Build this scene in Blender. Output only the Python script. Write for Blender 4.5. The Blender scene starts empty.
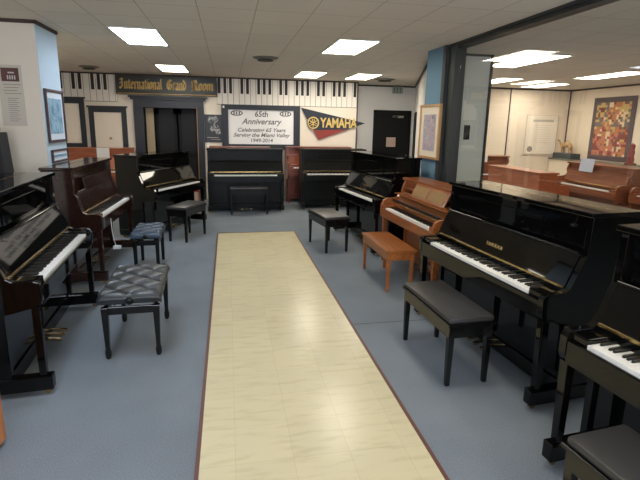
import bpy, bmesh, math, random
from mathutils import Vector, Matrix
random.seed(7)
C = bpy.context.scene.collection
PI = math.pi
H = 1.75        # camera height
CEIL = 2.75

# ------------------------------------------------------------------ materials
MATS = {}
def srgb(r, g, b):
    def f(c):
        c /= 255.0
        return c/12.92 if c <= .04045 else ((c+.055)/1.055)**2.4
    return (f(r), f(g), f(b), 1)
def base(name):
    m = bpy.data.materials.new(name); m.use_nodes = True
    nt = m.node_tree; b = nt.nodes['Principled BSDF']
    MATS[name] = m
    return m, nt, b
def plain(name, col, rough=.5, metal=0, coat=0, spec=.5, noise=0, scale=20):
    m, nt, b = base(name)
    b.inputs['Roughness'].default_value = rough
    b.inputs['Metallic'].default_value = metal
    b.inputs['Coat Weight'].default_value = coat
    b.inputs['Coat Roughness'].default_value = .05
    b.inputs['Specular IOR Level'].default_value = spec
    c = srgb(*col)
    if noise:
        tc = nt.nodes.new('ShaderNodeTexCoord'); n = nt.nodes.new('ShaderNodeTexNoise')
        n.inputs['Scale'].default_value = scale; n.inputs['Detail'].default_value = 4
        mx = nt.nodes.new('ShaderNodeMix'); mx.data_type = 'RGBA'
        nt.links.new(tc.outputs['Object'], n.inputs['Vector'])
        nt.links.new(n.outputs['Fac'], mx.inputs[0])
        mx.inputs[6].default_value = tuple(x*(1-noise) for x in c[:3])+(1,)
        mx.inputs[7].default_value = tuple(min(1, x*(1+noise)) for x in c[:3])+(1,)
        nt.links.new(mx.outputs[2], b.inputs['Base Color'])
    else:
        b.inputs['Base Color'].default_value = c
    return m
def wood(name, c1, c2, rough=.3, axis=0, scale=3, coat=.3):
    m, nt, b = base(name)
    tc = nt.nodes.new('ShaderNodeTexCoord'); mp = nt.nodes.new('ShaderNodeMapping')
    s = [14, 14, 14]; s[axis] = 1.2
    mp.inputs['Scale'].default_value = s
    n = nt.nodes.new('ShaderNodeTexNoise'); n.inputs['Scale'].default_value = scale
    n.inputs['Detail'].default_value = 6; n.inputs['Distortion'].default_value = .6
    r = nt.nodes.new('ShaderNodeValToRGB')
    r.color_ramp.elements[0].position = .3; r.color_ramp.elements[0].color = srgb(*c1)
    r.color_ramp.elements[1].position = .7; r.color_ramp.elements[1].color = srgb(*c2)
    nt.links.new(tc.outputs['Object'], mp.inputs['Vector']); nt.links.new(mp.outputs[0], n.inputs['Vector'])
    nt.links.new(n.outputs['Fac'], r.inputs[0]); nt.links.new(r.outputs[0], b.inputs['Base Color'])
    b.inputs['Roughness'].default_value = rough; b.inputs['Coat Weight'].default_value = coat
    b.inputs['Coat Roughness'].default_value = .1
    return m
def emis(name, col, strength):
    m, nt, b = base(name)
    b.inputs['Base Color'].default_value = (.8, .8, .8, 1)
    b.inputs['Emission Color'].default_value = srgb(*col)
    b.inputs['Emission Strength'].default_value = strength
    return m

plain('gloss_black', (8, 8, 8), .035, coat=.0, spec=.4)
plain('satin_black', (10, 12, 10), .42, spec=.2)
plain('flat_black', (16, 16, 17), .5, spec=.3)
plain('bench_black', (16, 16, 15), .12)
plain('vinyl_black', (54, 53, 53), .36)
plain('vinyl_tuft', (44, 47, 48), .36)
plain('vinyl_blue_sheen', (62, 78, 94), .24)  # black vinyl; the bluish reflection on the pad is put into the colour
plain('brass', (206, 176, 116), .25, metal=1)
plain('pedal_brass', (214, 196, 158), .12, metal=1)
plain('gold_paint', (196, 160, 84), .4, metal=.3)
plain('chrome', (200, 200, 200), .15, metal=1)
plain('ivory', (238, 236, 230), .28)
plain('ebony', (12, 12, 12), .3)
plain('felt', (90, 20, 25), .9)
plain('white_paper', (232, 232, 230), .7)
plain('pinkish_paper', (216, 190, 175), .7)
plain('blueish_paper', (205, 215, 232), .7)
plain('cream_wall', (232, 222, 206), .75, noise=.03, scale=6)
plain('warm_white_wall', (236, 222, 200), .75, noise=.03, scale=4)
plain('grey_white_wall', (242, 240, 236), .75, noise=.03, scale=4)
plain('column_cream', (222, 212, 194), .7, noise=.03, scale=5)
plain('column_blue', (186, 206, 218), .7, noise=.03, scale=5)
plain('blue_paint', (92, 126, 148), .7, noise=.04, scale=5)
plain('post_dark', (44, 48, 47), .5)
plain('pale_panel', (214, 219, 208), .55, noise=.03, scale=3)
plain('navy_trim', (34, 39, 48), .5)
plain('dark_brown_trim', (62, 44, 32), .6)
plain('strip_trim', (98, 60, 50), .45)
plain('door_black', (22, 23, 23), .5, spec=.3)
plain('door_cream', (244, 234, 216), .6)
plain('mural_white', (236, 230, 220), .6)
plain('mural_black', (38, 36, 34), .6)
plain('mural_line', (120, 112, 100), .7)
plain('sign_green', (18, 26, 24), .45)
plain('sign_gold', (238, 200, 120), .5)
plain('banner_white', (244, 243, 242), .6)
plain('banner_text', (105, 104, 112), .7)
plain('banner_dark', (28, 28, 34), .7)
plain('pennant_navy', (38, 46, 60), .6)
plain('pennant_red', (140, 58, 52), .7)
plain('emblem_gold', (214, 186, 110), .5)
plain('curtain', (214, 200, 176), .9)
plain('vent_grey', (120, 118, 110), .6)
plain('vent_dark', (70, 68, 62), .7)
plain('pale_green', (160, 178, 164), .5)
plain('poster_maroon', (88, 56, 50), .6)
plain('poster_paper', (196, 188, 172), .7)
plain('poster_ink', (140, 132, 120), .8)
plain('photo_black', (20, 20, 20), .4)
plain('photo_white', (190, 186, 176), .5)
plain('speaker_black', (24, 25, 27), .7)
plain('oak_frame', (178, 138, 92), .45)
plain('mat_cream', (214, 204, 184), .8)
plain('mat_white', (212, 220, 226), .8)
plain('frame_white', (206, 198, 182), .6)
plain('frame_dark', (66, 48, 52), .5)
plain('camel_tan', (196, 160, 116), .7, noise=.1)
plain('box_slate', (72, 80, 80), .6)
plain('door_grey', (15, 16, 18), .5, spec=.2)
plain('red', (170, 50, 48), .6)
plain('cable_white', (205, 210, 212), .5)
plain('grille_tan', (150, 118, 76), .8, noise=.2, scale=80)
for n, c in (('q_border', (96, 84, 88)), ('q_orange', (186, 124, 78)), ('q_red', (136, 66, 64)), ('q_yellow', (200, 172, 112)),
             ('q_grey', (118, 112, 110)), ('q_cream', (222, 204, 170)), ('q_brown', (120, 72, 50)), ('q_pink', (196, 120, 104))):
    plain(n, c, .9)
wood('oak', (118, 64, 28), (158, 92, 44), .3)
wood('oak_light', (132, 76, 36), (172, 106, 56), .3)
wood('mahogany', (38, 22, 18), (52, 32, 26), .13)
wood('red_mahogany', (104, 48, 34), (136, 66, 44), .3)
wood('orange_walnut', (146, 74, 40), (180, 98, 56), .35)
wood('walnut', (112, 62, 40), (150, 88, 56), .35)
wood('orange_oak', (176, 98, 40), (214, 138, 66), .35, axis=2)

# glass: thin clear pane with its reflections
m, nt, b = base('glass')
b.inputs['Base Color'].default_value = (1, 1, 1, 1); b.inputs['Roughness'].default_value = .0
b.inputs['Transmission Weight'].default_value = 1.0; b.inputs['IOR'].default_value = 1.02
b.inputs['Alpha'].default_value = 1
lw = nt.nodes.new('ShaderNodeLayerWeight'); lw.inputs[0].default_value = .5
pw = nt.nodes.new('ShaderNodeMath'); pw.operation = 'POWER'; pw.inputs[1].default_value = 4.0
fr = nt.nodes.new('ShaderNodeMath'); fr.operation = 'MULTIPLY_ADD'; fr.inputs[1].default_value = .8; fr.inputs[2].default_value = .04
nt.links.new(lw.outputs['Facing'], pw.inputs[0]); nt.links.new(pw.outputs[0], fr.inputs[0])
tr = nt.nodes.new('ShaderNodeBsdfTransparent'); gl = nt.nodes.new('ShaderNodeBsdfGlossy'); gl.inputs['Roughness'].default_value = 0.01
mix = nt.nodes.new('ShaderNodeMixShader')
nt.links.new(fr.outputs[0], mix.inputs[0]); nt.links.new(tr.outputs[0], mix.inputs[1]); nt.links.new(gl.outputs[0], mix.inputs[2])
nt.links.new(mix.outputs[0], nt.nodes['Material Output'].inputs[0])

# carpet
m, nt, b = base('carpet')
tc = nt.nodes.new('ShaderNodeTexCoord')
n1 = nt.nodes.new('ShaderNodeTexNoise'); n1.inputs['Scale'].default_value = 1.3; n1.inputs['Detail'].default_value = 3
n2 = nt.nodes.new('ShaderNodeTexNoise'); n2.inputs['Scale'].default_value = 160; n2.inputs['Detail'].default_value = 2
ad = nt.nodes.new('ShaderNodeMath'); ad.operation = 'MULTIPLY_ADD'; ad.inputs[1].default_value = .5
r = nt.nodes.new('ShaderNodeValToRGB')
r.color_ramp.elements[0].position = .45; r.color_ramp.elements[0].color = srgb(102, 110, 118)
r.color_ramp.elements[1].position = 1.0; r.color_ramp.elements[1].color = srgb(134, 142, 150)
for n in (n1, n2): nt.links.new(tc.outputs['Object'], n.inputs['Vector'])
nt.links.new(n1.outputs['Fac'], ad.inputs[0]); nt.links.new(n2.outputs['Fac'], ad.inputs[2])
nt.links.new(ad.outputs[0], r.inputs[0]); nt.links.new(r.outputs[0], b.inputs['Base Color'])
b.inputs['Roughness'].default_value = .95; b.inputs['Specular IOR Level'].default_value = .15
bp = nt.nodes.new('ShaderNodeBump'); bp.inputs['Strength'].default_value = .25; bp.inputs['Distance'].default_value = .005
nt.links.new(n2.outputs['Fac'], bp.inputs['Height']); nt.links.new(bp.outputs[0], b.inputs['Normal'])

# vinyl tile strip
m, nt, b = base('vinyl_tile')
tc = nt.nodes.new('ShaderNodeTexCoord')
br = nt.nodes.new('ShaderNodeTexBrick'); br.offset = 0; br.squash = 1
br.inputs['Scale'].default_value = 1; br.inputs['Brick Width'].default_value = .3075; br.inputs['Row Height'].default_value = .3075
br.inputs['Mortar Size'].default_value = .0012; br.inputs['Bias'].default_value = 0
br.inputs['Color1'].default_value = srgb(212, 202, 166); br.inputs['Color2'].default_value = srgb(206, 196, 162)
br.inputs['Mortar'].default_value = srgb(192, 182, 150)
mp = nt.nodes.new('ShaderNodeMapping'); mp.inputs['Scale'].default_value = (2, 9, 1)
n1 = nt.nodes.new('ShaderNodeTexNoise'); n1.inputs['Scale'].default_value = 2.2; n1.inputs['Detail'].default_value = 5
r = nt.nodes.new('ShaderNodeValToRGB'); r.color_ramp.elements[0].position = .25; r.color_ramp.elements[0].color = (.86, .85, .8, 1)
r.color_ramp.elements[1].position = .5; r.color_ramp.elements[1].color = (1, 1, 1, 1)
mx = nt.nodes.new('ShaderNodeMix'); mx.data_type = 'RGBA'; mx.blend_type = 'MULTIPLY'; mx.inputs[0].default_value = 1
nt.links.new(tc.outputs['Object'], br.inputs['Vector']); nt.links.new(tc.outputs['Object'], mp.inputs['Vector'])
nt.links.new(mp.outputs[0], n1.inputs['Vector']); nt.links.new(n1.outputs['Fac'], r.inputs[0])
nt.links.new(br.outputs['Color'], mx.inputs[6]); nt.links.new(r.outputs[0], mx.inputs[7]); nt.links.new(mx.outputs[2], b.inputs['Base Color'])
b.inputs['Roughness'].default_value = .23; b.inputs['Specular IOR Level'].default_value = .24
n3 = nt.nodes.new('ShaderNodeTexNoise'); n3.inputs['Scale'].default_value = 5
bp = nt.nodes.new('ShaderNodeBump'); bp.inputs['Strength'].default_value = .045; bp.inputs['Distance'].default_value = .01
nt.links.new(tc.outputs['Object'], n3.inputs['Vector']); nt.links.new(n3.outputs['Fac'], bp.inputs['Height']); nt.links.new(bp.outputs[0], b.inputs['Normal'])

# ceiling tiles (grid of lay-in tiles)
m, nt, b = base('ceiling_tile')
tc = nt.nodes.new('ShaderNodeTexCoord'); mp = nt.nodes.new('ShaderNodeMapping')
mp.inputs['Location'].default_value = (.755, -4.55, 0)
br = nt.nodes.new('ShaderNodeTexBrick'); br.offset = 0
br.inputs['Scale'].default_value = 1; br.inputs['Brick Width'].default_value = .515; br.inputs['Row Height'].default_value = .57
br.inputs['Mortar Size'].default_value = .006; br.inputs['Mortar Smooth'].default_value = .3
br.inputs['Color1'].default_value = srgb(226, 218, 204); br.inputs['Color2'].default_value = srgb(221, 213, 200)
br.inputs['Mortar'].default_value = srgb(186, 178, 164)
nt.links.new(tc.outputs['Object'], mp.inputs['Vector']); nt.links.new(mp.outputs[0], br.inputs['Vector']); nt.links.new(br.outputs['Color'], b.inputs['Base Color'])
b.inputs['Roughness'].default_value = .9
n3 = nt.nodes.new('ShaderNodeTexNoise'); n3.inputs['Scale'].default_value = 90
bp = nt.nodes.new('ShaderNodeBump'); bp.inputs['Strength'].default_value = .15; bp.inputs['Distance'].default_value = .004
nt.links.new(tc.outputs['Object'], n3.inputs['Vector']); nt.links.new(n3.outputs['Fac'], bp.inputs['Height']); nt.links.new(bp.outputs[0], b.inputs['Normal'])

# colour prints (abstract generic artwork)
def print_mat(name, cols, scale):
    m, nt, b = base(name)
    tc = nt.nodes.new('ShaderNodeTexCoord'); n = nt.nodes.new('ShaderNodeTexNoise')
    n.inputs['Scale'].default_value = scale; n.inputs['Detail'].default_value = 3; n.inputs['Distortion'].default_value = 1.2
    r = nt.nodes.new('ShaderNodeValToRGB'); e = r.color_ramp.elements
    e[0].position = .3; e[0].color = srgb(*cols[0]); e[1].position = .68; e[1].color = srgb(*cols[-1])
    for k, c in enumerate(cols[1:-1]):
        q = e.new(.3+.38*(k+1)/(len(cols)-1)); q.color = srgb(*c)
    nt.links.new(tc.outputs['Object'], n.inputs['Vector']); nt.links.new(n.outputs['Fac'], r.inputs[0]); nt.links.new(r.outputs[0], b.inputs['Base Color'])
    b.inputs['Roughness'].default_value = .35
print_mat('print_teal', [(60, 100, 128), (96, 140, 166), (150, 184, 200), (84, 124, 156)], 6)
print_mat('print_city', [(70, 90, 120), (150, 150, 160), (190, 150, 150), (110, 150, 175), (200, 195, 185)], 14)
print_mat('print_bw', [(16, 16, 16), (30, 30, 30), (150, 148, 140), (200, 196, 186)], 9)

LIGHT = emis('light_diffuser', (255, 246, 228), 9.0)
LIGHT_COOL = emis('light_diffuser_cool', (226, 238, 255), 9.0)
DAY = emis('daylight_pane', (225, 232, 250), 9.0)

# ------------------------------------------------------------------ mesh helpers
class MB:
    def __init__(s): s.bm = bmesh.new()
    def _bev(s, faces, w, seg=2):
        ed = set()
        for f in faces: ed.update(f.edges)
        bmesh.ops.bevel(s.bm, geom=list(ed), offset=w, segments=seg, affect='EDGES', profile=.6)
    def box(s, x0, x1, y0, y1, z0, z1, bev=0, M=None):
        x0, x1 = min(x0, x1), max(x0, x1); y0, y1 = min(y0, y1), max(y0, y1); z0, z1 = min(z0, z1), max(z0, z1)
        v = [s.bm.verts.new(p) for p in ((x0,y0,z0),(x1,y0,z0),(x1,y1,z0),(x0,y1,z0),(x0,y0,z1),(x1,y0,z1),(x1,y1,z1),(x0,y1,z1))]
        if M is not None:
            for q in v: q.co = M @ q.co
        fs = [s.bm.faces.new([v[i] for i in f]) for f in ((0,3,2,1),(4,5,6,7),(0,1,5,4),(1,2,6,5),(2,3,7,6),(3,0,4,7))]
        if bev: s._bev(fs, min(bev, .45*min(x1-x0, y1-y0, z1-z0)))
        return s
    def prism(s, pts, a, b, axis='x', bev=0):
        def P(p, t): return (t, p[0], p[1]) if axis == 'x' else ((p[0], t, p[1]) if axis == 'y' else (p[0], p[1], t))
        v0 = [s.bm.verts.new(P(p, a)) for p in pts]; v1 = [s.bm.verts.new(P(p, b)) for p in pts]
        n = len(pts); fs = [s.bm.faces.new(v0[::-1]), s.bm.faces.new(v1)]
        for i in range(n): fs.append(s.bm.faces.new((v0[i], v0[(i+1) % n], v1[(i+1) % n], v1[i])))
        bmesh.ops.recalc_face_normals(s.bm, faces=fs)
        if bev:
            ed = set(fs[0].edges) | set(fs[1].edges)
            bmesh.ops.bevel(s.bm, geom=list(ed), offset=bev, segments=2, affect='EDGES', profile=.6)
        return s
    def tube(s, p0, p1, r0, r1=None, seg=12):
        r1 = r0 if r1 is None else r1
        p0, p1 = Vector(p0), Vector(p1); d = (p1-p0).normalized()
        u = d.orthogonal().normalized(); w = d.cross(u)
        A = []; B = []
        for i in range(seg):
            a = 2*PI*i/seg; o = u*math.cos(a)+w*math.sin(a)
            A.append(s.bm.verts.new(p0+o*r0)); B.append(s.bm.verts.new(p1+o*r1))
        s.bm.faces.new(A[::-1]); s.bm.faces.new(B)
        for i in range(seg): s.bm.faces.new((A[i], A[(i+1) % seg], B[(i+1) % seg], B[i]))
        return s
    def taper(s, x, y, z0, z1, w0, w1, d0=None, d1=None, bev=.003):
        d0 = w0 if d0 is None else d0; d1 = w1 if d1 is None else d1
        v = [s.bm.verts.new((x+sx*w0/2, y+sy*d0/2, z0)) for sx, sy in ((-1,-1),(1,-1),(1,1),(-1,1))]
        v += [s.bm.verts.new((x+sx*w1/2, y+sy*d1/2, z1)) for sx, sy in ((-1,-1),(1,-1),(1,1),(-1,1))]
        fs = [s.bm.faces.new([v[i] for i in f]) for f in ((0,3,2,1),(4,5,6,7),(0,1,5,4),(1,2,6,5),(2,3,7,6),(3,0,4,7))]
        if bev: s._bev(fs, bev)
        return s
    def lathe(s, prof, c=(0, 0, 0), seg=16):
        rings = []
        for r_, z in prof:
            rings.append([s.bm.verts.new((c[0]+r_*math.cos(2*PI*i/seg), c[1]+r_*math.sin(2*PI*i/seg), c[2]+z)) for i in range(seg)])
        for a, b in zip(rings, rings[1:]):
            for i in range(seg): s.bm.faces.new((a[i], a[(i+1) % seg], b[(i+1) % seg], b[i]))
        s.bm.faces.new(rings[0][::-1]); s.bm.faces.new(rings[-1])
        return s
    def build(s, name, mat, parent=None, smooth=False, M=None):
        if M is not None: s.bm.transform(M)
        me = bpy.data.meshes.new(name); s.bm.to_mesh(me); s.bm.free()
        me.materials.append(MATS[mat] if isinstance(mat, str) else mat)
        if smooth:
            for p in me.polygons: p.use_smooth = True
            if hasattr(me, 'set_sharp_from_angle'): me.set_sharp_from_angle(angle=math.radians(35))
        o = bpy.data.objects.new(name, me); C.objects.link(o)
        if parent is not None: o.parent = parent
        return o
def thing(name, label, cat, loc=(0, 0, 0), rz=0, group=None):
    o = bpy.data.objects.new(name, None); C.objects.link(o)
    o.empty_display_size = .1; o.location = loc; o.rotation_euler = (0, 0, rz); o['label'] = label; o['category'] = cat
    if group: o['group'] = group
    return o
def tag(o, label, cat, group=None):
    o['label'] = label; o['category'] = cat
    if group: o['group'] = group
    return o
def struct(o):
    o['kind'] = 'structure'; return o
def sbox(name, mat, *a, bev=0):
    return struct(MB().box(*a, bev=bev).build(name, mat))
def copy_tree(o, parent=None):
    c = o.copy(); C.objects.link(c)
    if parent is not None: c.parent = parent
    for ch in list(o.children): copy_tree(ch, c)
    return c

def text_mesh(name, s, size, mat, parent, M, shear=0, bold=0, width=None, spacing=1.0, depth=.002):
    cu = bpy.data.curves.new('t', 'FONT'); cu.body = s; cu.size = size; cu.shear = shear
    cu.align_x = 'CENTER'; cu.align_y = 'CENTER'; cu.extrude = depth; cu.offset = bold; cu.space_character = spacing; cu.resolution_u = 3
    o = bpy.data.objects.new('t', cu); C.objects.link(o)
    dg = bpy.context.evaluated_depsgraph_get(); dg.update()
    me = bpy.data.meshes.new_from_object(o.evaluated_get(dg))
    bpy.data.objects.remove(o); bpy.data.curves.remove(cu)
    if width:
        xs = [v.co.x for v in me.vertices]; k = width/(max(xs)-min(xs))
        for v in me.vertices: v.co.x *= k
    me.transform(M); me.materials.clear(); me.materials.append(MATS[mat]); me.name = name
    r_ = bpy.data.objects.new(name, me); C.objects.link(r_); r_.parent = parent
    return r_
# matrix: text in XY plane -> facing -Y (toward the viewer), upright in Z
def FACE(x, y, z): return Matrix.Translation((x, y, z)) @ Matrix.Rotation(PI/2, 4, 'X')

# ------------------------------------------------------------------ upright piano
def keys(root, y0, y1, z, n_white=52, kw=.0237, single=True, wood_m='gloss_black'):
    W = n_white*kw; x0 = -W/2
    fr = MB().box(-W/2-.002, W/2+.002, y0+.012, y1+.03, z-.05, z-.022).build('key_frame', 'flat_black', root)
    blk = {1, 3, 4, 6, 0}   # after letter index pattern A B C D E F G -> sharps after A, C, D, F, G
    if single:
        for i in range(n_white):
            a = x0+i*kw
            MB().box(a+.0006, a+kw-.0006, y0, y1, z-.022, z, .0012).build('white_key', 'ivory', fr)
        for i in range(n_white-1):
            if i % 7 in (0, 2, 3, 5, 6):
                a = x0+(i+1)*kw
                MB().prism([(y0+.052, z), (y0+.058, z+.011), (y1, z+.012), (y1, z-.004)], a-.0055, a+.0055).build('black_key', 'ebony', fr)
    else:
        b = MB(); k = MB()
        for i in range(n_white):
            a = x0+i*kw; b.box(a+.0006, a+kw-.0006, y0, y1, z-.022, z)
            if i < n_white-1 and i % 7 in (0, 2, 3, 5, 6): k.prism([(y0+.052, z), (y0+.058, z+.011), (y1, z+.012), (y1, z-.004)], a+kw-.0055, a+kw+.0055)
        b.build('white_keys', 'ivory', fr); k.build('black_keys', 'ebony', fr)
    return fr

def piano(name, label, loc, rz, h=1.26, w=1.52, mat='gloss_black', du=.37, df=.66, kz=.745, single=False, style='black',
          legs=True, logo=None, key_n=52, group=None, desk=True, low_front=None, kw=.0237, low_fb=False):
    t = thing(name, label, 'piano', loc, rz, group)
    T = .045; hw = w/2
    kf = df-.025                      # key front
    kb = kf-.15                       # key back
    fy = -(kb-.005)                   # fallboard hinge y
    lf = (.42 if style == 'black' and df > .6 else du-.05) if low_front is None else low_front
    for sgn in (-1, 1):
        xa, xb = (-hw, -hw+T) if sgn < 0 else (hw-T, hw)
        if style == 'black':
            pr_ = [(0, .07), (-lf-.02, .07), (-lf-.02, .56), (-df+.05, .60), (-df+.01, .62), (-df, .65), (-df, kz-.005), (-df+.012, kz+.018), (-df+.04, kz+.026),
                   (-kb-.02, kz+.03), (-kb+.015, kz+.05), (-du-.03, kz+.21), (-du-.005, kz+.25), (-du+.005, h-.03), (0, h-.03)]
        else:
            pr_ = [(0, .0), (-lf-.02, .0), (-lf-.02, .52), (-df+.06, .56), (-df+.01, .60), (-df, .66), (-df+.005, kz+.03), (-df+.03, kz+.085), (-df+.08, kz+.11),
                   (-kb, kz+.115), (-kb+.05, kz+.13), (-kb+.10, kz+.17), (-du-.03, kz+.25), (-du+.0, h-.05), (-du+.02, h-.02), (0, h-.02)]
        MB().prism(pr_, xa, xb, 'x', .004).build('side_panel', mat, t)
    il, ir = -hw+T, hw-T
    MB().box(-hw-.012, hw+.012, -du-.02, .012, h-.03, h, .005).build('lid', mat, t)
    MB().box(-hw-.012, hw+.012, -du*.42-.002, -du*.42+.002, h-.001, h+.0015).build('lid_hinge', 'brass' if style == 'black' and single else mat, t)
    MB().box(il, ir, -.03, -.005, .1, h-.04).build('back_panel', 'flat_black' if style == 'black' else mat, t)
    # keybed & slip
    MB().box(il, ir, -df+.01, -.04, .60, kz-.055, .003).build('keybed', mat, t)
    MB().box(il, ir, -df+.004, -df+.022, .615, kz-.018, .005).build('keyslip', mat, t)
    W = key_n*kw
    for sgn in (-1, 1):
        a, b_ = sorted((sgn*(W/2+.004), sgn*(hw-T)))
        MB().box(a, b_, -df+.024, fy+.01, kz-.055, kz+.022, .006).build('key_block', mat, t)
    keys(t, -kf, -kb, kz, key_n, kw=kw, single=single)
    # key-well back and fallboard
    MB().box(il, ir, fy-.003, fy+.02, kz-.05, kz+.045).build('nameboard', mat, t)
    top = Vector((0, -du-.03, kz+.185)) if low_fb else Vector((0, -du-.015, kz+.26)); bot = Vector((0, fy+.004, kz+.048))
    fb = MB().prism([(bot.y, bot.z), (top.y, top.z), (top.y+.018, top.z-.002), (bot.y+.018, bot.z-.006)], il+.002, ir-.002, 'x', .003).build('fallboard', mat, t)
    MB().tube((il+.004, top.y-.006, top.z+.002), (ir-.004, top.y-.006, top.z+.002), .011).build('fallboard_lip', mat, fb, True)
    MB().box(il+.004, ir-.004, bot.y-.008, bot.y+.004, bot.z-.006, bot.z+.008).build('fallboard_hinge', 'brass', fb)
    if logo:
        n = (top-bot).normalized(); nrm = Vector((0, -n.z, n.y))
        if nrm.y > 0: nrm = -nrm
        mid = bot+(top-bot)*.34+nrm*.004
        R_ = Matrix(((1, 0, 0), (0, n.y, nrm.y), (0, n.z, nrm.z))).to_4x4()
        lg = text_mesh('logo', logo, .042, 'brass', fb, Matrix.Translation(mid) @ R_, bold=.0008, spacing=1.25, depth=.0008)
        lg['label'] = 'gold lettering on the fallboard'
    # shelf and upper panel
    MB().box(il, ir, -du-.01, -du+.06, kz+.235, kz+.25).build('music_shelf', mat, t)
    MB().box(il, ir, -du+.03, -du+.05, kz+.245, h-.032, .003).build('upper_panel', mat, t)
    if desk and style == 'black':
        MB().box(-.36, .36, -du+.022, -du+.032, kz+.275, h-.10, .003).build('music_desk', mat, t)
    # lower panel
    MB().box(il, ir, -lf-.0, -lf+.02, .16, .60, .003).build('lower_panel', mat, t)
    MB().box(il, ir, -lf-.012, -.03, .05, .155, .004).build('bottom_board', mat, t)
    for px in (-.09, 0, .09):
        MB().prism([(-lf-.13, .055), (-lf-.128, .075), (-lf-.05, .085), (-lf+.01, .09), (-lf+.01, .075), (-lf-.05, .07), (-lf-.10, .058)], px-.016, px+.016, 'x', .004).build('pedal', 'pedal_brass', t, True)
    if legs and style == 'black':
        for sgn in (-1, 1):
            cx = sgn*(hw-T/2-.004)
            MB().box(cx-.034, cx+.034, -df-.01, -.01, .035, .135, .008).build('toe_block', mat, t)
            MB().taper(cx, -df+.045, .135, .605, .042, .05).build('leg', mat, t)
            for yy in (-df+.03, -.06):
                MB().tube((cx-.012, yy, .02), (cx+.012, yy, .02), .02, seg=16).build('caster', 'brass', t, True)
    elif legs:
        for sgn in (-1, 1):
            cx = sgn*(hw-T/2-.006)
            MB().taper(cx, -df+.06, 0, .575, .034, .052).build('leg', mat, t)
    return t

# ------------------------------------------------------------------ benches
def bench(name, label, loc, rz, L=.74, W=.34, h=.49, mat='bench_black', pad='vinyl_black', group=None, cat='bench', apron=.085, leg=.045, taper_=.03):
    t = thing(name, label, cat, loc, rz, group)
    hl, hw = L/2, W/2
    a0 = h-.045-apron
    f = MB()
    f.box(-hl+.02, hl-.02, -hw+.015, -hw+.033, a0, h-.045); f.box(-hl+.02, hl-.02, hw-.033, hw-.015, a0, h-.045)
    f.box(-hl+.015, -hl+.033, -hw+.02, hw-.02, a0, h-.045); f.box(hl-.033, hl-.015, -hw+.02, hw-.02, a0, h-.045)
    f.box(-hl+.03, hl-.03, -hw+.03, hw-.03, a0+.01, a0+.018)
    f.build('apron', mat, t)
    MB().box(-hl, hl, -hw, hw, h-.045, h-(.026 if pad else .02), .004).build('seat_board', mat, t)
    if pad:
        b = MB(); b.box(-hl+.012, hl-.012, -hw+.012, hw-.012, h-.027, h+.012, .017); b.build('seat_pad', pad, t, True)
    for sx in (-1, 1):
        for sy in (-1, 1):
            MB().taper(sx*(hl-.038), sy*(hw-.038), 0, h-.05, taper_, leg).build('leg', mat, t)
    return t
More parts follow.
